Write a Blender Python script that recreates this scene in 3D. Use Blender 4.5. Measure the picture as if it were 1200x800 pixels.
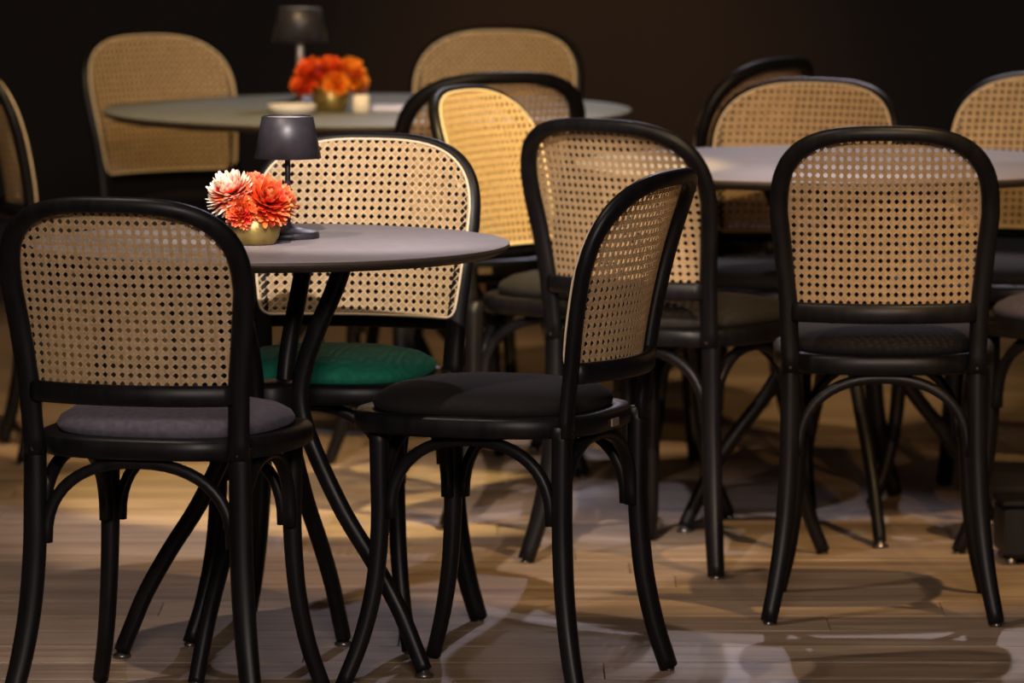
import bpy, bmesh, math, random
from mathutils import Vector, Matrix
random.seed(7)
for o in list(bpy.data.objects): bpy.data.objects.remove(o, do_unlink=True)
SC = bpy.context.scene
COL = SC.collection
R = math.radians

# ------------------------------------------------------------------ camera
cam_d = bpy.data.cameras.new('camera'); cam = bpy.data.objects.new('camera', cam_d); COL.objects.link(cam)
cam.location = (0, 0, 1.629); cam.rotation_euler = (R(90 - 5.566), 0, 0)
cam_d.sensor_width = 36.0; cam_d.lens = 7772 / 1200 * 36.0; cam_d.clip_end = 200; cam_d.clip_start = .1
cam_d.dof.use_dof = True; cam_d.dof.focus_distance = 10.9; cam_d.dof.aperture_fstop = 5.8
SC.camera = cam

# ------------------------------------------------------------------ world, exposure
w = bpy.data.worlds.new('dark_room'); SC.world = w; w.use_nodes = True
w.node_tree.nodes['Background'].inputs[0].default_value = (.62, .60, .75, 1)
w.node_tree.nodes['Background'].inputs[1].default_value = .008
SC.view_settings.view_transform = 'Standard'; SC.view_settings.look = 'None'
SC.view_settings.exposure = 0.0; SC.view_settings.gamma = 1.0; SC.view_settings.use_curve_mapping = False

# ------------------------------------------------------------------ ceiling spotlights and added fill lights
def spot(name, loc, aim, power, col, cone, blend=.35, size=.03):
    d = bpy.data.lights.new(name, 'SPOT'); d.energy = power; d.color = col
    d.spot_size = R(cone); d.spot_blend = blend; d.shadow_soft_size = size
    o = bpy.data.objects.new(name, d); COL.objects.link(o); o.location = loc
    o.rotation_euler = (Vector(aim) - Vector(loc)).to_track_quat('-Z', 'Y').to_euler()
    return o
COOL = (.90, .86, 1.0); WARM = (1.0, .66, .34); NEUT = (1.0, .84, .70)
spot('spot_front_left', (-1.20, 10.25, 3.1), (-.50, 11.7, 0), 125, (1.0, .82, .66), 54)
spot('spot_far_back', (.45, 16.6, 3.3), (-.1, 11.6, .2), 100, (.92, .84, 1.0), 38)
spot('spot_front_low', (-.35, 7.9, 3.2), (-.24, 12.0, .5), 1050, (1.0, .88, .78), 15)
spot('spot_warm_right', (1.3, 10.2, 3.2), (.42, 13.0, .4), 300, (1.0, .66, .28), 42)
spot('spot_warm_chair', (1.0, 11.6, 3.1), (-.05, 13.0, .65), 850, (1.0, .76, .32), 18)
spot('fill_warm_low', (1.5, 5.0, 3.0), (.62, 12.2, .66), 560, (1.0, .60, .28), 13, .6)  # added warm fill, turns the right-hand cane backs more orange
spot('spot_back_table', (-.9, 12.4, 3.2), (-.45, 14.9, .6), 330, (1.0, .70, .34), 40)
spot('spot_over_back_table', (.45, 17.3, 3.2), (-.28, 14.62, .72), 160, (.86, .84, 1.0), 19)
spot('spot_over_right_table', (.95, 15.8, 3.2), (.72, 13.0, .72), 150, (1.0, .88, .92), 19)
spot('spot_back_wall', (.22, 16.6, 3.3), (.22, 18.95, .35), 300, (1.0, .50, .20), 30, 1.0, .1)
def area(name, loc, aim, power, col, sx, sy):
    d = bpy.data.lights.new(name, 'AREA'); d.energy = power; d.color = col; d.shape = 'RECTANGLE'; d.size = sx; d.size_y = sy
    o = bpy.data.objects.new(name, d); COL.objects.link(o); o.location = loc
    o.rotation_euler = (Vector(aim) - Vector(loc)).to_track_quat('-Z', 'Y').to_euler(); return o
area('front_fill', (0, 3.0, 3.0), (.1, 12.2, .6), 330, (1.0, .85, .76), 1.6, .8)  # added soft fill from the camera side, lifts cane backs and floor

# ------------------------------------------------------------------ materials
def mat(name, base, rough=.5, metal=0, spec=.5):
    m = bpy.data.materials.new(name); m.use_nodes = True
    b = m.node_tree.nodes['Principled BSDF']
    b.inputs['Base Color'].default_value = (*base, 1); b.inputs['Roughness'].default_value = rough
    b.inputs['Metallic'].default_value = metal; b.inputs['Specular IOR Level'].default_value = spec
    return m
def nodes(m): return m.node_tree.nodes, m.node_tree.links, m.node_tree.nodes['Principled BSDF']
def noisy(m, c0, c1, scale=(20, 20, 20), detail=4, bump=.0, bdist=.002, coord='Object', per_object=0, rough=None):
    n, l, b = nodes(m)
    tc = n.new('ShaderNodeTexCoord'); mp = n.new('ShaderNodeMapping'); mp.inputs['Scale'].default_value = scale
    nz = n.new('ShaderNodeTexNoise'); nz.inputs['Scale'].default_value = 1; nz.inputs['Detail'].default_value = detail
    cr = n.new('ShaderNodeValToRGB'); cr.color_ramp.elements[0].color = (*c0, 1); cr.color_ramp.elements[1].color = (*c1, 1)
    cr.color_ramp.elements[0].position = .3; cr.color_ramp.elements[1].position = .7
    l.new(tc.outputs[coord], mp.inputs[0]); l.new(mp.outputs[0], nz.inputs['Vector'])
    l.new(nz.outputs[0], cr.inputs[0])
    out = cr.outputs[0]
    if per_object:
        oi = n.new('ShaderNodeObjectInfo'); hs = n.new('ShaderNodeHueSaturation')
        mr = n.new('ShaderNodeMapRange'); mr.inputs[3].default_value = 1 - per_object; mr.inputs[4].default_value = 1 + per_object
        l.new(oi.outputs['Random'], mr.inputs[0]); l.new(mr.outputs[0], hs.inputs['Value']); l.new(out, hs.inputs['Color'])
        out = hs.outputs[0]
        ad = n.new('ShaderNodeVectorMath'); ad.operation = 'ADD'
        ml = n.new('ShaderNodeMath'); ml.operation = 'MULTIPLY'; ml.inputs[1].default_value = 40
        l.new(oi.outputs['Random'], ml.inputs[0]); l.new(tc.outputs[coord], ad.inputs[0]); l.new(ml.outputs[0], ad.inputs[1])
        l.new(ad.outputs[0], mp.inputs[0])
    l.new(out, b.inputs['Base Color'])
    if bump:
        bp = n.new('ShaderNodeBump'); bp.inputs['Strength'].default_value = bump; bp.inputs['Distance'].default_value = bdist
        l.new(nz.outputs[0], bp.inputs['Height']); l.new(bp.outputs[0], b.inputs['Normal'])
    if rough:
        mr = n.new('ShaderNodeMapRange'); mr.inputs[3].default_value = rough[0]; mr.inputs[4].default_value = rough[1]
        l.new(nz.outputs[0], mr.inputs[0]); l.new(mr.outputs[0], b.inputs['Roughness'])
    return m
M = {}
M['black'] = noisy(mat('black_stained_wood', (.012, .011, .013), .42, spec=.2), (.004, .0037, .0045), (.0075, .007, .008), (60, 60, 8), 4, .12, .0006, rough=(.34, .5))
M['cane'] = noisy(mat('woven_cane', (.62, .45, .28), .5), (.50, .345, .185), (.70, .515, .30), (160, 160, 160), 3, .2, .0004)
n, l, b = nodes(M['cane'])
at = n.new('ShaderNodeAttribute'); at.attribute_name = 'tip'
vm = n.new('ShaderNodeVectorMath'); vm.operation = 'SCALE'
src = b.inputs['Base Color'].links[0].from_socket
l.new(src, vm.inputs[0]); l.new(at.outputs['Fac'], vm.inputs['Scale']); l.new(vm.outputs[0], b.inputs['Base Color'])
tr = n.new('ShaderNodeBsdfTranslucent'); tr.inputs[0].default_value = (.60, .36, .17, 1)
mx = n.new('ShaderNodeMixShader'); mx.inputs[0].default_value = .32
l.new(b.outputs[0], mx.inputs[1]); l.new(tr.outputs[0], mx.inputs[2]); l.new(mx.outputs[0], n['Material Output'].inputs[0])
M['rim'] = noisy(mat('pale_cane_spline', (.66, .52, .36), .45), (.60, .47, .32), (.72, .58, .41), (120, 120, 120))
def velvet(name, c):
    m = noisy(mat(name, c, .85, spec=.25), tuple(x * .8 for x in c), tuple(x * 1.2 for x in c), (90, 90, 90), 4, .15, .001)
    b = nodes(m)[2]; b.inputs['Sheen Weight'].default_value = .12; b.inputs['Sheen Roughness'].default_value = .4
    b.inputs['Sheen Tint'].default_value = (*[min(1, x * 4 + .05) for x in c], 1)
    return m
M['pad_black'] = velvet('black_velvet', (.009, .0075, .0075))
M['pad_grey'] = velvet('slate_velvet', (.085, .075, .10))
M['pad_green'] = velvet('green_velvet', (.008, .135, .085))
M['pad_taupe'] = velvet('taupe_velvet', (.022, .018, .015))
M['top'] = noisy(mat('table_laminate', (.24, .21, .22), .55, spec=.4), (.225, .195, .205), (.255, .225, .235), (40, 40, 40), 5, .05, .0003)
M['top_grey'] = noisy(mat('table_laminate_sage', (.17, .18, .16), .55, spec=.4), (.16, .17, .15), (.19, .195, .175), (40, 40, 40), 5, .05, .0003)
M['edge'] = noisy(mat('table_edge', (.05, .038, .028), .5), (.045, .034, .026), (.06, .046, .034), (50, 50, 50))
M['lamp'] = noisy(mat('lamp_dark_metal', (.035, .032, .042), .42, .3), (.032, .03, .038), (.042, .038, .05), (90, 90, 90), 3, .06, .0003)
M['lampdiff'] = mat('lamp_diffuser', (.75, .72, .68), .4)
M['polewhite'] = mat('lamp_pole_steel', (.7, .64, .56), .3, .4)
M['brass'] = noisy(mat('aged_brass', (.42, .30, .10), .36, .85), (.30, .23, .07), (.46, .34, .12), (45, 45, 45), 4, .08, .0006)
M['plate'] = mat('maker_plate', (.30, .22, .15), .45, .4)
M['glide'] = mat('steel_glide', (.22, .20, .19), .3, .9)
M['ceramic'] = mat('white_ceramic', (.78, .75, .74), .3)
M['candle'] = noisy(mat('cream_wax', (.85, .78, .66), .5), (.82, .74, .6), (.88, .8, .7))
M['napkin'] = noisy(mat('pale_blue_paper', (.62, .64, .82), .8), (.58, .6, .8), (.66, .68, .86))
M['leaf'] = noisy(mat('dark_leaf', (.03, .07, .02), .5), (.02, .05, .015), (.05, .1, .03))
def petal_mat(name, c0, c1, tipc, mid=.62, end=1.0):
    m = mat(name, c0, .5)
    n, l, b = nodes(m)
    at = n.new('ShaderNodeAttribute'); at.attribute_name = 'tip'
    cr = n.new('ShaderNodeValToRGB'); e = cr.color_ramp.elements
    e[0].color = (*c0, 1); e[1].color = (*tipc, 1); e[1].position = end; e.new(mid).color = (*c1, 1)
    l.new(at.outputs['Fac'], cr.inputs[0])
    nz = n.new('ShaderNodeTexNoise'); nz.inputs['Scale'].default_value = 55
    hs = n.new('ShaderNodeHueSaturation'); mr = n.new('ShaderNodeMapRange'); mr.inputs[3].default_value = .47; mr.inputs[4].default_value = .545
    tc = n.new('ShaderNodeTexCoord'); l.new(tc.outputs['Object'], nz.inputs['Vector'])
    l.new(nz.outputs[0], mr.inputs[0]); l.new(mr.outputs[0], hs.inputs['Hue']); l.new(cr.outputs[0], hs.inputs['Color'])
    l.new(hs.outputs[0], b.inputs['Base Color'])
    b.inputs['Subsurface Weight'].default_value = .0
    return m
M['pet_coral'] = petal_mat('coral_petals', (.40, .006, .003), (.78, .028, .008), (.96, .30, .15), .55, 1.0)
M['pet_cream'] = petal_mat('cream_tipped_petals', (.50, .012, .005), (.85, .07, .02), (1, .86, .72), .42, .72)
M['pet_orange'] = petal_mat('orange_petals', (.70, .06, .005), (.90, .20, .01), (.95, .36, .03))
M['pet_red'] = petal_mat('red_petals', (.55, .015, .004), (.85, .06, .008), (.92, .12, .02))
M['wall'] = noisy(mat('dark_wall', (.012, .007, .005), .8), (.010, .006, .004), (.014, .008, .005), (2, 2, 2), 5, .1, .003)
M['ceil'] = mat('dark_ceiling', (.02, .018, .018), .9)
# oak planks
m = mat('oak_plank', (.4, .25, .13), .45)
n, l, b = nodes(m)
tc = n.new('ShaderNodeTexCoord'); oi = n.new('ShaderNodeObjectInfo')
ml = n.new('ShaderNodeMath'); ml.operation = 'MULTIPLY'; ml.inputs[1].default_value = 37
ad = n.new('ShaderNodeVectorMath'); ad.operation = 'ADD'
l.new(oi.outputs['Random'], ml.inputs[0]); l.new(tc.outputs['Object'], ad.inputs[0]); l.new(ml.outputs[0], ad.inputs[1])
mp = n.new('ShaderNodeMapping'); mp.inputs['Scale'].default_value = (2.2, 26, 20); l.new(ad.outputs[0], mp.inputs[0])
nz = n.new('ShaderNodeTexNoise'); nz.inputs['Scale'].default_value = 1; nz.inputs['Detail'].default_value = 6; nz.inputs['Distortion'].default_value = .8
l.new(mp.outputs[0], nz.inputs['Vector'])
cr = n.new('ShaderNodeValToRGB'); cr.color_ramp.elements[0].color = (.25, .165, .11, 1); cr.color_ramp.elements[1].color = (.47, .34, .24, 1)
cr.color_ramp.elements[0].position = .3; cr.color_ramp.elements[1].position = .7
l.new(nz.outputs[0], cr.inputs[0])
hs = n.new('ShaderNodeHueSaturation'); mr = n.new('ShaderNodeMapRange'); mr.inputs[3].default_value = .78; mr.inputs[4].default_value = 1.15
l.new(oi.outputs['Random'], mr.inputs[0]); l.new(mr.outputs[0], hs.inputs['Value']); l.new(cr.outputs[0], hs.inputs['Color'])
l.new(hs.outputs[0], b.inputs['Base Color'])
mr = n.new('ShaderNodeMapRange'); mr.inputs[3].default_value = .36; mr.inputs[4].default_value = .52
l.new(nz.outputs[0], mr.inputs[0]); l.new(mr.outputs[0], b.inputs['Roughness'])
bp = n.new('ShaderNodeBump'); bp.inputs['Strength'].default_value = .15; bp.inputs['Distance'].default_value = .001
l.new(nz.outputs[0], bp.inputs['Height']); l.new(bp.outputs[0], b.inputs['Normal'])
M['oak'] = m
M['sub'] = mat('plank_joint', (.06, .035, .022), .9)

# ------------------------------------------------------------------ mesh helpers
class MB:
    def __init__(s): s.v = []; s.f = []; s.tip = []
    def add(s, vs, fs, tips=None):
        k = len(s.v); s.v += [tuple(v) for v in vs]; s.f += [tuple(i + k for i in f) for f in fs]
        s.tip += tips if tips else [0.0] * len(vs)
        return s
    def mesh(s, name, m, smooth=True, tip=False):
        me = bpy.data.meshes.new(name); me.from_pydata(s.v, [], s.f); me.materials.append(m)
        if smooth: me.polygons.foreach_set('use_smooth', [True] * len(me.polygons))
        if tip:
            a = me.attributes.new('tip', 'FLOAT', 'POINT'); a.data.foreach_set('value', s.tip)
        me.update(); return me
    def build(s, name, m, parent=None, smooth=True, tip=False, loc=(0, 0, 0)):
        o = bpy.data.objects.new(name, s.mesh(name, m, smooth, tip)); COL.objects.link(o)
        o.location = loc
        if parent: o.parent = parent
        return o
def tag(o, label=None, cat=None, group=None, kind=None):
    if label: o['label'] = label
    if cat: o['category'] = cat
    if group: o['group'] = group
    if kind: o['kind'] = kind
    return o
def empty(name, loc, rz=0, sc=1):
    o = bpy.data.objects.new(name, None); COL.objects.link(o); o.location = loc; o.rotation_euler = (0, 0, rz); o.scale = (sc,) * 3
    o.empty_display_size = .1
    return o
def catmull(P, n=6):
    P = [Vector(p) for p in P]; Q = [2 * P[0] - P[1]] + P + [2 * P[-1] - P[-2]]; out = []
    for i in range(1, len(Q) - 2):
        for k in range(n):
            t = k / n; a, b_, c, d = Q[i - 1:i + 3]
            out.append(.5 * ((2 * b_) + (c - a) * t + (2 * a - 5 * b_ + 4 * c - d) * t * t + (3 * b_ - a - 3 * c + d) * t ** 3))
    out.append(P[-1]); return out
def sweep(mb, pts, ra, rb, ref, sides=10, power=2.0, cap=True, closed=False):
    """tube of superelliptic section; ra along 'side', rb along ref-ish normal"""
    pts = [Vector(p) for p in pts]; n = len(pts); vs = []; fs = []
    fa = ra if callable(ra) else (lambda t: ra); fb = rb if callable(rb) else (lambda t: rb)
    for i, p in enumerate(pts):
        if closed: t = pts[(i + 1) % n] - pts[i - 1]
        else: t = pts[min(i + 1, n - 1)] - pts[max(i - 1, 0)]
        t.normalize()
        rf = ref(p) if callable(ref) else Vector(ref)
        s_ = t.cross(rf); s_.normalize(); nn = s_.cross(t)
        u = i / (n - 1)
        for k in range(sides):
            a = 2 * math.pi * (k + .5) / sides
            ca, sa = math.cos(a), math.sin(a)
            x = math.copysign(abs(ca) ** (2 / power), ca) * fa(u); y = math.copysign(abs(sa) ** (2 / power), sa) * fb(u)
            vs.append(p + s_ * x + nn * y)
    m_ = n if closed else n - 1
    for i in range(m_):
        for k in range(sides):
            a = i * sides + k; b_ = i * sides + (k + 1) % sides; c = ((i + 1) % n) * sides + (k + 1) % sides; d = ((i + 1) % n) * sides + k
            fs.append((a, b_, c, d))
    if cap and not closed:
        fs.append(tuple(range(sides))[::-1]); fs.append(tuple(range((n - 1) * sides, n * sides)))
    mb.add(vs, fs); return mb
def lathe(mb, prof, seg=48, c=(0, 0, 0), cap0=True, cap1=True):
    vs = []; fs = []
    for r, z in prof:
        for k in range(seg):
            a = 2 * math.pi * k / seg; vs.append((c[0] + r * math.cos(a), c[1] + r * math.sin(a), c[2] + z))
    for i in range(len(prof) - 1):
        for k in range(seg):
            fs.append((i * seg + k, i * seg + (k + 1) % seg, (i + 1) * seg + (k + 1) % seg, (i + 1) * seg + k))
    if cap0: fs.append(tuple(range(seg))[::-1])
    if cap1: fs.append(tuple(range((len(prof) - 1) * seg, len(prof) * seg)))
    mb.add(vs, fs); return mb
def box(mb, c, d, bev=0):
    x, y, z = [q / 2 for q in d]
    if bev <= 0:
        vs = [(c[0] + i * x, c[1] + j * y, c[2] + k * z) for i in (-1, 1) for j in (-1, 1) for k in (-1, 1)]
        mb.add(vs, [(0, 1, 3, 2), (4, 6, 7, 5), (0, 4, 5, 1), (2, 3, 7, 6), (0, 2, 6, 4), (1, 5, 7, 3)])
    else:
        vs = []; lay = [(-z, 1), (-z, 0), (z, 0), (z, 1)]
        for zz, ins in lay:
            q = bev if ins else 0
            xx, yy = x - q, y - q
            zz2 = zz if ins else zz - math.copysign(bev, zz)
            vs += [(c[0] - xx, c[1] - yy, c[2] + zz2), (c[0] + xx, c[1] - yy, c[2] + zz2), (c[0] + xx, c[1] + yy, c[2] + zz2), (c[0] - xx, c[1] + yy, c[2] + zz2)]
        fs = [(3, 2, 1, 0), (12, 13, 14, 15)]
        for i in range(3):
            for k in range(4): fs.append((i * 4 + k, i * 4 + (k + 1) % 4, i * 4 + 4 + (k + 1) % 4, i * 4 + 4 + k))
        mb.add(vs, fs)
    return mb

# ------------------------------------------------------------------ the setting
fl = MB(); box(fl, (0, 12, -.035), (12, 30, .03)); floor = fl.build('floor', M['sub'], smooth=False); tag(floor, kind='structure')
PW = .19; cache = {}
y = 9.6; row = 0
while y < 18.2:
    x = -2.6 - random.random() * 1.2
    while x < 2.6:
        L = random.choice((1.4, 1.7, 2.0)); key = L
        if key not in cache:
            pb = MB(); box(pb, (0, 0, -.009), (L - .0012, PW - .0032, .018), .0009); cache[key] = pb.mesh('plank', M['oak'], False)
        o = bpy.data.objects.new('plank', cache[key]); COL.objects.link(o); o.parent = floor
        o.location = (x + L / 2, y + PW / 2, random.uniform(-.0004, .0002))
        x += L
    y += PW; row += 1
# beyond the built planks, the same boards as one piece each side of the room
def struct(name, c, d, m):
    mb = MB(); box(mb, c, d); o = mb.build(name, m, smooth=False); tag(o, kind='structure'); return o
struct('wall_back', (0, 19.1, 1.7), (12, .2, 3.4), M['wall'])
struct('wall_left', (-5.1, 9, 1.7), (.2, 20, 3.4), M['wall'])
struct('wall_right', (5.1, 9, 1.7), (.2, 20, 3.4), M['wall'])
struct('ceiling', (0, 9, 3.5), (10.4, 20.4, .1), M['ceil'])
struct('baseboard_back', (0, 18.985, .06), (10, .03, .12), M['black'])

# ------------------------------------------------------------------ the cane backed bentwood chair
ZT = .846; Z0 = .705; NE = 2.95; WT = .196
def half_w(z):                                     # stile centre line
    P = [(0, .205), (.10, .192), (.22, .179), (.33, .175), (.46, .174), (.55, .178), (.64, .188), (Z0, WT)]
    if z >= Z0:
        t = min(1, (z - Z0) / (ZT - Z0)); return WT * max(0, 1 - t ** NE) ** (1 / NE)
    for (a, p), (b_, q) in zip(P, P[1:]):
        if a <= z <= b_: return p + (q - p) * (z - a) / (b_ - a)
    return P[0][1]
def yb(z):                                         # rearward offset of the stile line
    if z > .46: return .188 + (z - .46) * .10 + (z - .46) ** 2 * .39
    return .188
def ysurf(u, z, off=0):
    c = .051 - .018 * max(0, (z - .55) / .3)
    return -(yb(z) + c * (1 - min(1.05, abs(u) / .19) ** 2)) + off
def back_arch():
    pts = []
    for z in [.43, .46, .49, .52, .55, .58, .61, .64, .67]: pts.append((-half_w(z), z))
    for k in range(0, 33):
        a = math.pi - math.pi * k / 32
        ca, sa = math.cos(a), math.sin(a)
        pts.append((WT * math.copysign(abs(ca) ** (2 / NE), ca), Z0 + (ZT - Z0) * abs(sa) ** (2 / NE)))
    for z in [.67, .64, .61, .58, .55, .52, .49, .46, .43]: pts.append((half_w(z), z))
    return [Vector((u, ysurf(u, z), z)) for u, z in pts]
ZB = .541                                          # bottom of the cane panel
PE = .002                                         # the panel covers the front of the frame this far past its centre line
def panel_w(z):
    if z >= Z0: return (WT + PE) * max(0, 1 - min(1, (z - Z0) / (ZT + PE - Z0)) ** NE) ** (1 / NE)
    return half_w(z) + PE * min(1, max(0, (z - ZB) / .05))
def inside(u, z, ins=0):
    if z < ZB or z > ZT + PE: return False
    r = .022; hw = panel_w(z) - ins
    if abs(u) > hw: return False
    if z < ZB + r and abs(u) > half_w(ZB + r) - r:
        return (abs(u) - (half_w(ZB + r) - r)) ** 2 + (z - ZB - r) ** 2 <= r * r
    return True
def make_cane():
    crnd = random.Random(11); mb = MB(); p = .0146; FO = .0130
    def strip(P0, D, wd, off, maxlen, tone):
        tone *= crnd.uniform(.90, 1.08)  # random strand tone on painted weave shading: under strands darker, diagonals lighter
        D = Vector(D).normalized(); N = Vector((-D.y, D.x)); run = []
        step = .012; n_ = int(maxlen / step)
        def flush():
            if len(run) < 2: return
            vs = []; fs = []
            for q in run:
                for s_ in (-1, 0, 1):
                    u, z = q.x + N.x * wd / 2 * s_, q.y + N.y * wd / 2 * s_
                    vs.append((u, ysurf(u, z, FO + off + (0 if s_ else .0007)), z))
            for i in range(len(run) - 1):
                for k_ in (0, 1): fs.append((3 * i + k_, 3 * i + 3 + k_, 3 * i + 4 + k_, 3 * i + 1 + k_))
            mb.add(vs, fs, [tone] * len(vs))
        prev = None
        for i in range(n_ + 1):
            q = Vector(P0) + D * (i * step)
            ok = inside(q.x, q.y)
            if ok:
                if not run and prev is not None:      # refine entry
                    lo, hi = prev, q
                    for _ in range(7):
                        m_ = (lo + hi) / 2
                        if inside(m_.x, m_.y): hi = m_
                        else: lo = m_
                    run.append(hi)
                run.append(q)
            elif run:
                lo, hi = run[-1], q
                for _ in range(7):
                    m_ = (lo + hi) / 2
                    if inside(m_.x, m_.y): lo = m_
                    else: hi = m_
                run.append(lo); flush(); run = []
            prev = q
        flush()
    k = 15
    for i in range(-k, k + 1):
        for s_ in (-1, 1): strip((i * p + s_ * .00165, ZB - .005), (0, 1), .0029, .0, .35, .84)
    j = 0; z = ZB + .004
    while z < ZT + PE:
        for s_ in (-1, 1): strip((-.205, z + s_ * .00165), (1, 0), .0029, .0006, .41, .90)
        z += p
    for i in range(-45, 46):
        x0 = (i + .5) * p
        strip((x0, ZB + .004 - p), (1, 1), .0028, .0012, .52, 1.08)
        strip((x0, ZB + .004 - p), (-1, 1), .0028, .0017, .52, 1.14)
    return mb.mesh('cane_panel', M['cane'], True, True)
def make_rim():
    pts = []; r = .022; hwb = half_w(ZB + r)
    for k in range(40): pts.append((-(hwb - r) + 2 * (hwb - r) * k / 39, ZB))
    for k in range(1, 6):
        a = -math.pi / 2 + k * math.pi / 12; pts.append((hwb - r + r * math.cos(a), ZB + r + r * math.sin(a)))
    for z in [.57, .60, .63, .66, .69]: pts.append((panel_w(z), z))
    for q in range(1, 32):
        a = math.pi * q / 32; ca, sa = math.cos(a), math.sin(a)
        pts.append(((WT + PE) * math.copysign(abs(ca) ** (2 / NE), ca), Z0 + (ZT + PE - Z0) * abs(sa) ** (2 / NE)))
    for z in [.69, .66, .63, .60, .57]: pts.append((-panel_w(z), z))
    for k in range(5, 0, -1):
        a = -math.pi / 2 + k * math.pi / 12; pts.append((-(hwb - r) - r * math.cos(a), ZB + r + r * math.sin(a)))
    P = [Vector((u * .996, ysurf(u, z, .0140), z)) for u, z in pts]
    mb = MB(); sweep(mb, P, .0026, .0022, (0, 1, 0), 6, closed=True)
    return mb.mesh('cane_rim', M['rim'])
def seat_outline(a, b_, n_=3.1, seg=56, taper=.10):
    out = []
    for k in range(seg):
        t = 2 * math.pi * k / seg; c, s_ = math.cos(t), math.sin(t)
        x = a * math.copysign(abs(c) ** (2 / n_), c); y_ = b_ * math.copysign(abs(s_) ** (2 / n_), s_)
        x *= 1 + taper * (y_ / b_) * .5
        out.append((x, y_))
    return out
def rings(mb, levels, cap=True):
    n_ = len(levels[0]); vs = [v for L in levels for v in L]; fs = []
    for i in range(len(levels) - 1):
        for k in range(n_):
            fs.append((i * n_ + k, i * n_ + (k + 1) % n_, (i + 1) * n_ + (k + 1) % n_, (i + 1) * n_ + k))
    if cap: fs.append(tuple(range(n_))[::-1]); fs.append(tuple(range((len(levels) - 1) * n_, len(levels) * n_)))
    mb.add(vs, fs)
def lvl(ins, z, a=.208, b_=.212, n_=3.1): return [(x, y_ , z) for x, y_ in seat_outline(a - ins, b_ - ins, n_)]
def arch_pts(p, q, zend, zap, inset):
    p, q = Vector(p), Vector(q); out = []
    for k in range(25):
        a = math.pi * k / 24; t = .5 - .5 * math.copysign(abs(math.cos(a)) ** .9, math.cos(a))
        v = p.lerp(q, t); v.z = zend + (zap - zend) * math.sin(a) ** .80
        out.append(v)
    return out
CH = {}
def build_chair_meshes():
    mb = MB(); sweep(mb, back_arch(), lambda t: .0178 - .0045 * math.sin(math.pi * t) ** 6, .0120, (0, 1, 0), 12, 2.3); CH['back_frame'] = mb.mesh('back_frame', M['black'])
    CH['cane_panel'] = make_cane(); CH['cane_rim'] = make_rim()
    P = [Vector((u, ysurf(u, .535, -.002), .535)) for u in [(.168) * (k / 12) for k in range(-12, 13)]]
    mb = MB(); sweep(mb, P, .0175, .0095, (0, 1, 0), 10, 2.8); CH['back_rail'] = mb.mesh('back_rail', M['black'])
    mb = MB(); rings(mb, [lvl(.006, .426), lvl(0, .431), lvl(0, .454), lvl(.005, .460), lvl(.040, .460), lvl(.046, .452)]); CH['seat'] = mb.mesh('seat', M['black'], True)
    for nm in ('black', 'grey', 'green', 'taupe'):
        mb = MB(); rings(mb, [lvl(.036, .456, n_=2.8), lvl(.026, .463, n_=2.8), lvl(.024, .472, n_=2.8), lvl(.029, .482, n_=2.7), lvl(.047, .493, n_=2.6), lvl(.082, .501, n_=2.4), lvl(.13, .505, n_=2.2), lvl(.19, .506, n_=2)])
        CH['pad_' + nm] = mb.mesh('seat_pad', M['pad_' + nm])
    for sx in (-1, 1):
        P = catmull([(sx * .174, -.188, .448), (sx * .1745, -.188, .36), (sx * .176, -.189, .27), (sx * .183, -.196, .17), (sx * .196, -.211, .08), (sx * .212, -.230, .006)], 4)
        mb = MB(); sweep(mb, P, lambda t: .0178 + .002 * math.sin(math.pi * t) - .002 * t, lambda t: .0165 - .0015 * t, (0, 1, 0), 10, 2.6); CH['rear', sx] = mb.mesh('leg', M['black'])
        P = catmull([(sx * .160, .140, .430), (sx * .159, .139, .35), (sx * .159, .139, .27), (sx * .165, .147, .17), (sx * .178, .166, .08), (sx * .196, .191, .006)], 4)
        mb = MB(); sweep(mb, P, lambda t: .0165 - .0035 * t, lambda t: .0165 - .0035 * t, (0, 1, 0), 10, 2.4); CH['front', sx] = mb.mesh('leg', M['black'])
    gm = MB(); lathe(gm, [(.009, 0), (.010, .002), (.010, .006), (.006, .008)], 12); CH['glide'] = gm.mesh('glide', M['glide'])
    ar = {'rear': ((-.158, -.182, 0), (.158, -.182, 0)), 'front': ((-.142, .142, 0), (.142, .142, 0)),
          'left': ((-.170, -.168, 0), (-.160, .120, 0)), 'right': ((.170, -.168, 0), (.160, .120, 0))}
    for k, (p, q) in ar.items():
        mb = MB(); P = arch_pts(p, q, .285, .419, 0)
        d = Vector(q) - Vector(p); nrm = Vector((-d.y, d.x, 0)).normalized()
        sweep(mb, P, .0095, .0105, nrm, 8, 3.2); CH['arch', k] = mb.mesh('arch_brace', M['black'])
    mb = MB(); box(mb, (0, -.2135, .440), (.030, .003, .014), .001); CH['maker_plate'] = mb.mesh('maker_plate', M['plate'], False)
    # bolts at the stiles
    mb = MB(); sweep(mb, [(.1735, -.206, .437), (.1735, -.2085, .437)], .005, .005, (0, 0, 1), 10); CH['bolt', 1] = mb.mesh('bolt', M['black'])
    mb = MB(); sweep(mb, [(-.1735, -.206, .437), (-.1735, -.2085, .437)], .005, .005, (0, 0, 1), 10); CH['bolt', -1] = mb.mesh('bolt', M['black'])
build_chair_meshes()
def child(name, me, parent, loc=(0, 0, 0)):
    o = bpy.data.objects.new(name, me); COL.objects.link(o); o.parent = parent; o.location = loc; return o
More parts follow.
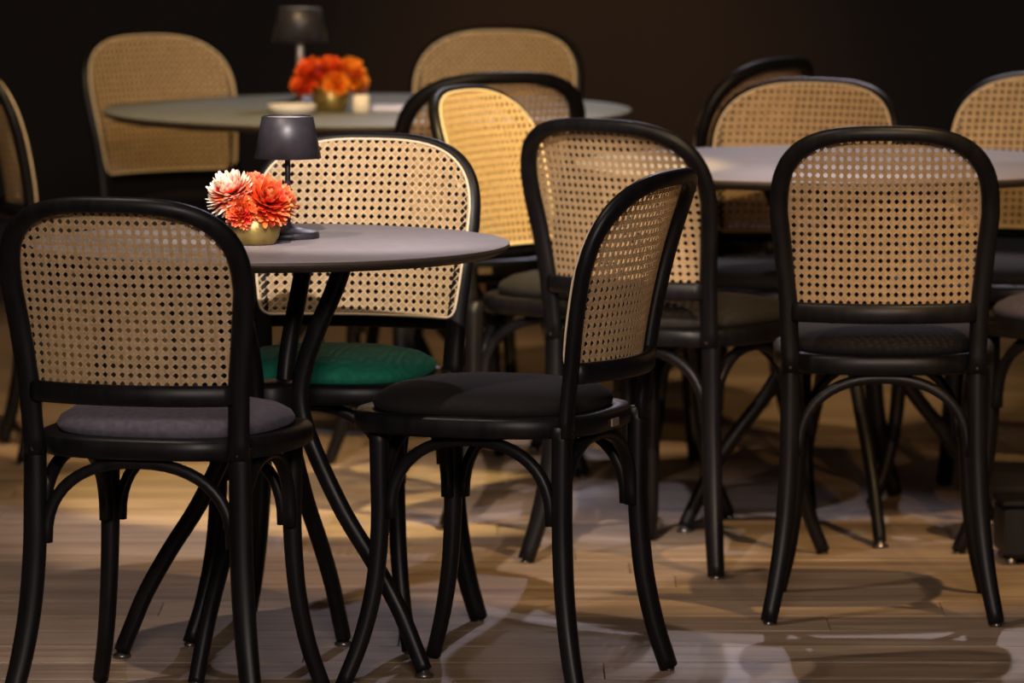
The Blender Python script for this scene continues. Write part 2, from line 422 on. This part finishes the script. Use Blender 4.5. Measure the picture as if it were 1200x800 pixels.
def chair(x, y_, yaw, label, group, pad='black', sc=1.0, padlabel=None, plate=False, wide=1.0):
    r = empty('cane_chair', (x, y_, 0), -R(yaw), sc); r.scale.x *= wide; tag(r, label, 'chair', group)
    bf = child('back_frame', CH['back_frame'], r)
    child('cane_panel', CH['cane_panel'], r); child('cane_rim', CH['cane_rim'], r)
    child('back_rail', CH['back_rail'], r)
    st = child('seat', CH['seat'], r)
    if plate: child('maker_plate', CH['maker_plate'], st)
    pd = child('seat_pad', CH['pad_' + pad], r)
    if padlabel: pd['label'] = padlabel
    for sx in (-1, 1):
        lg = child('leg', CH['rear', sx], r); child('glide', CH['glide'], lg, (sx * .212, -.230, -.0005)); child('bolt', CH['bolt', sx], lg)
        lg = child('leg', CH['front', sx], r); child('glide', CH['glide'], lg, (sx * .196, .191, -.0005))
    for k in ('rear', 'front', 'left', 'right'): child('arch_brace', CH['arch', k], r)
    return r
G1, G2, G3 = 'chairs around the small front table', 'chairs around the right table', 'chairs around the large back table'
chair(-.546, 10.653, 15.5, 'black cane chair seen from behind with slate grey pad, nearest chair at lower left', G1, 'grey', .987, 'slate grey velvet pad')
chair(-.319, 11.447, 193.8, 'black bentwood cane chair with a bright green seat pad, behind the small table', G1, 'green', .997, 'bright green velvet pad')
chair(-.029, 10.916, -68.3, 'black bentwood cane chair seen side on, black pad, facing left into the small table', G1, 'black', 1.0, None, True)
chair(.327, 12.488, 33.2, 'black cane chair seen from behind, just behind the side-on chair, left of right table', G2, 'taupe', .991)
chair(.664, 11.80, 3, 'black cane chair seen from behind standing in front of the right table', G2, 'black', 1.032, None, False, .915)
chair(.172, 12.995, 117, 'black bentwood chair with brightly lit yellow cane back, turned right, left end of right table', G2, 'black', 1.0)
chair(.498, 13.335, 205, 'cane chair with pale rim facing the camera beyond the right table, left of two', G2, 'black', .985)
chair(.985, 13.350, 206, 'cane chair facing the camera beyond the right table, cut by the right photo edge', G2, 'black', 1.0)
chair(1.12, 12.500, -35, 'black chair mostly out of frame at the right edge, in front of right table', G2, 'grey', 1.0)
chair(-.136, 13.910, -22, 'dark framed cane chair seen from behind, in front of the back table', G3, 'black', 1.0, None, True)
chair(-.115, 15.190, 199, 'cane chair with pale rim facing the camera beyond the right half of back table', G3, 'black', 1.0)
chair(-.665, 15.040, 143, 'cane chair with brown cane back facing the camera beyond the left end of back table', G3, 'black', 1.0)
chair(-.850, 14.250, 80, 'cane chair seen edge on at the left edge of the photo, left of back table', G3, 'black', 1.0)
chair(.315, 14.330, -57, 'dark cane chair turned left, half hidden behind the pale-rimmed chair beyond the right table', G3, 'black', 1.0)

# ------------------------------------------------------------------ tables
def table(x, y_, rad, rot, spread, label, top):
    r = empty('round_table', (x, y_, 0), R(rot)); tag(r, label, 'table', 'round cafe tables')
    ZT_ = .718
    mb = MB(); lathe(mb, [(rad - .012, ZT_ - .002), (rad - .0015, ZT_ - .002), (rad - .0005, ZT_ - .0012), (rad - .002, ZT_), (.001, ZT_)], 128, cap0=False); mb.build('tabletop', top, r)
    mb = MB(); lathe(mb, [(rad - .022, ZT_ - .019), (rad - .004, ZT_ - .010), (rad - .0005, ZT_ - .0065), (rad - .0005, ZT_ - .0022)], 128, cap1=True); mb.build('table_edge', M['edge'], r)
    mb = MB(); lathe(mb, [(.14 * spread, ZT_ - .029), (.15 * spread, ZT_ - .025), (.15 * spread, ZT_ - .0192)], 40); mb.build('mounting_plate', M['black'], r)
    mb = MB(); lathe(mb, [(.030, .43), (.048, .435), (.050, .445), (.050, .475), (.046, .482), (.028, .486)], 32); mb.build('hub', M['black'], r)
    for k in range(4):
        a = k * math.pi / 2; c, s_ = math.cos(a), math.sin(a)
        prof = [(.138, .692), (.118, .64), (.085, .57), (.060, .50), (.057, .44), (.082, .37), (.135, .27), (.190, .19), (.236, .115), (.266, .05), (.283, .012)]
        pr = [(q * (1 + (spread - 1) * (abs(z - .46) / .25 if abs(z - .46) < .25 else 1)), z) for q, z in prof]
        P = catmull([(q * c, q * s_, z) for q, z in pr], 4)
        mb = MB(); sweep(mb, P, lambda t: .0155 - .002 * t, lambda t: .0145 - .002 * t, (-s_, c, 0), 10, 2.5)
        lg = mb.build('leg', M['black'], r)
        gm = MB(); q = pr[-1][0]; lathe(gm, [(.013, 0), (.016, .002), (.016, .006), (.009, .009), (.009, .016)], 16, (q * c, q * s_, -.0003)); gm.build('glide', M['glide'], lg)
    return r
TZ = .718
table(-.405, 11.06, .402, -24, 1.0, 'small round dark grey table with bentwood legs, holding coral flowers and a lamp', M['top'])
table(.642, 12.94, .520, 12, 1.1, 'bare round grey cafe table on the right side of the photo', M['top'])
table(-.320, 14.64, .585, 35, 1.2, 'large round sage grey table farthest back, holding orange flowers', M['top_grey'])

# ------------------------------------------------------------------ lamps
def lamp(x, y_, label, pole, sc=1.0, pr=.0048):
    r = empty('table_lamp', (x, y_, TZ), 0, sc); tag(r, label, 'lamp', 'small cordless table lamps')
    mb = MB(); lathe(mb, [(.050, 0), (.053, .0015), (.053, .009), (.050, .0115), (.030, .0150), (.012, .020), (.006, .028)], 48); mb.build('lamp_base', M['lamp'], r)
    mb = MB(); lathe(mb, [(pr, .020), (pr, .19)], 16); mb.build('pole', pole, r)
    mb = MB(); lathe(mb, [(.0560, .135), (.0570, .135), (.0435, .205), (.0410, .206), (.0410, .204), (.0420, .202), (.0555, .136), (.0560, .135)], 56, cap0=False, cap1=False); sh = mb.build('lamp_shade', M['lamp'], r)
    mb = MB(); lathe(mb, [(.0414, .1995), (.0414, .2035), (.001, .2045)], 48); mb.build('top_disc', M['lampdiff'], sh)
    mb = MB(); lathe(mb, [(.0520, .1400), (.0520, .1420), (.001, .1425)], 40); mb.build('diffuser', M['lampdiff'], sh)
    return r
lamp(-.378, 11.150, 'small black table lamp with tapered shade standing behind the coral flowers on front table', M['lamp'])
lamp(-.470, 14.700, 'small dark table lamp with pale pole beside the orange flowers on the back table', M['polewhite'], 1.08, .0075)

# ------------------------------------------------------------------ flowers
def dahlia(mb, c, rad, axis, rings_=11, seed=0):
    rnd = random.Random(seed); ax = Vector(axis).normalized(); q = ax.to_track_quat('Z', 'Y')
    for i in range(rings_):
        t = i / (rings_ - 1); el = R(88 - 128 * t); n_ = 7 + int(17 * math.sin(math.pi * min(1, t * .75 + .08)))
        Lr = rad * (.72 + .28 * math.sin(math.pi * (.15 + .6 * t)))
        for k in range(n_):
            a = 2 * math.pi * (k + .5 * (i % 2) + rnd.uniform(-.15, .15)) / n_; e = el + rnd.uniform(-.16, .16)
            D = Vector((math.cos(a) * math.cos(e), math.sin(a) * math.cos(e), math.sin(e)))
            S = Vector((-math.sin(a), math.cos(a), 0)); U = S.cross(D) * -1
            wd = rad * .105; ln = Lr * rnd.uniform(.84, 1.12); vs = []; tp = []
            for j, (f, ww, cup) in enumerate(((.30, .5, 0), (.60, 1.0, -.10), (.85, .95, -.06), (1.0, .35, .07))):
                for s_, lift in ((-1, .28), (0, 0), (1, .28)):
                    P = D * ln * f + S * wd * ww * s_ + U * (cup * ln * .5 + lift * wd * ww)
                    vs.append(Vector(c) + q @ P); tp.append(max(0, (f - .3) / .7) * rnd.uniform(.75, 1.0))
            fs = []
            for j in range(3):
                for s_ in range(2):
                    b0 = j * 3 + s_; fs.append((b0, b0 + 1, b0 + 4, b0 + 3))
            mb.add(vs, fs, tp)
def arrangement(x, y_, label, bw, bh, heads):
    r = empty('flower_arrangement', (x, y_, TZ), 0); tag(r, label, 'flowers', 'flower bowls on the tables')
    mb = MB(); lathe(mb, [(bw * .62, 0), (bw * .80, .002), (bw * .96, bh * .28), (bw, bh * .52), (bw * .95, bh * .82), (bw * .86, bh), (bw * .80, bh), (bw * .86, bh * .8), (bw * .86, bh * .7), (.001, bh * .7)], 48); mb.build('bowl', M['brass'], r)
    mb = MB(); rn = random.Random(3)
    for k in range(14):
        a = k * 2.399; D = Vector((math.cos(a), math.sin(a), .35)).normalized(); S = Vector((-math.sin(a), math.cos(a), 0)); b0 = Vector((0, 0, bh * .75)) + D * bw * .25
        vs = [b0, b0 + D * bw * .5 + S * .009, b0 + D * bw * .5 - S * .009 , b0 + D * bw * .95 + Vector((0, 0, -.004))]
        mb.add(vs, [(0, 1, 3, 2)])
    mb.build('leaves', M['leaf'], r)['kind'] = 'stuff'
    for i, (c, rad, ax, m_) in enumerate(heads):
        mb = MB(); dahlia(mb, c, rad, ax, 11, i + 5); mb.build('flower_head', M[m_], r, tip=True)
        mb = MB(); sweep(mb, catmull([(c[0] * .2, c[1] * .2, bh * .4), (c[0] * .6, c[1] * .6, bh * .7), (c[0], c[1], c[2] - rad * .1)], 3), .0025, .0025, (0, 1, .1), 6); mb.build('stem', M['leaf'], r)
arrangement(-.430, 11.020, 'coral and cream dahlias in a brass bowl on the small front table', .044, .050, [
    ((-.036, -.010, .082), .045, (-.35, -.35, 1), 'pet_cream'), ((.022, -.018, .068), .046, (.25, -.75, .75), 'pet_coral'),
    ((-.018, -.034, .056), .030, (-.3, -1, .35), 'pet_coral'), ((.0, .030, .080), .040, (.1, .4, 1), 'pet_coral'), ((.040, .022, .066), .036, (.8, .3, .8), 'pet_coral')])
arrangement(-.398, 14.560, 'orange and red flowers in a brass bowl on the large back table', .041, .056, [
    ((-.042, 0, .082), .040, (-.5, -.3, .8), 'pet_red'), ((-.060, -.01, .060), .030, (-1, -.4, .3), 'pet_red'), ((.0, -.012, .088), .038, (0, -.4, 1), 'pet_red'),
    ((.040, 0, .080), .040, (.4, -.4, .8), 'pet_orange'), ((.012, -.03, .062), .030, (.1, -1, .3), 'pet_orange'), ((.058, .01, .064), .028, (1, 0, .3), 'pet_orange'), ((0, .035, .075), .035, (0, 1, .5), 'pet_red')])

# ------------------------------------------------------------------ small things on the back table
mb = MB(); lathe(mb, [(.036, 0), (.044, .002), (.052, .012), (.054, .021), (.052, .022), (.044, .010), (.001, .006)], 40)
o = mb.build('shallow_dish', M['ceramic'], loc=(-.480, 14.46, TZ)); tag(o, 'low white dish left of the orange flowers on the back table', 'dish')
r = empty('candle_holder', (-.330, 14.50, TZ)); tag(r, 'small white square candle right of the orange flowers on the back table', 'candle')
mb = MB(); box(mb, (0, 0, .020), (.034, .034, .040), .003); mb.build('body', M['candle'], r)
mb = MB(); lathe(mb, [(.0012, .0395), (.0009, .046)], 8); mb.build('wick', M['black'], r)
mb = MB(); box(mb, (0, 0, .004), (.10, .16, .008), .002)
o = mb.build('menu_card', M['napkin'], loc=(-.262, 14.62, TZ)); tag(o, 'pale blue folded paper lying right of the candle on the back table', 'paper')

# ------------------------------------------------------------------ black case on the floor
r = empty('floor_case', (1.005, 12.44, 0), R(4)); tag(r, 'black boxy case on the floor at the right edge of the photo', 'case')
mb = MB(); box(mb, (0, 0, .062), (.17, .14, .100), .010); mb.build('body', M['black'], r, smooth=False)
mb = MB(); box(mb, (0, 0, .117), (.176, .146, .010), .003); mb.build('lid', M['black'], r, smooth=False)
for sx in (-1, 1):
    for sy in (-1, 1):
        mb = MB(); lathe(mb, [(.008, 0), (.010, .012)], 12, (sx * .07, sy * .055, 0)); mb.build('foot', M['glide'], r)
mb = MB(); sweep(mb, catmull([(-.03, 0, .121), (-.03, 0, .130), (-.02, 0, .136), (.02, 0, .136), (.03, 0, .130), (.03, 0, .121)], 3), .003, .003, (0, 1, 0), 6); mb.build('handle', M['glide'], r)
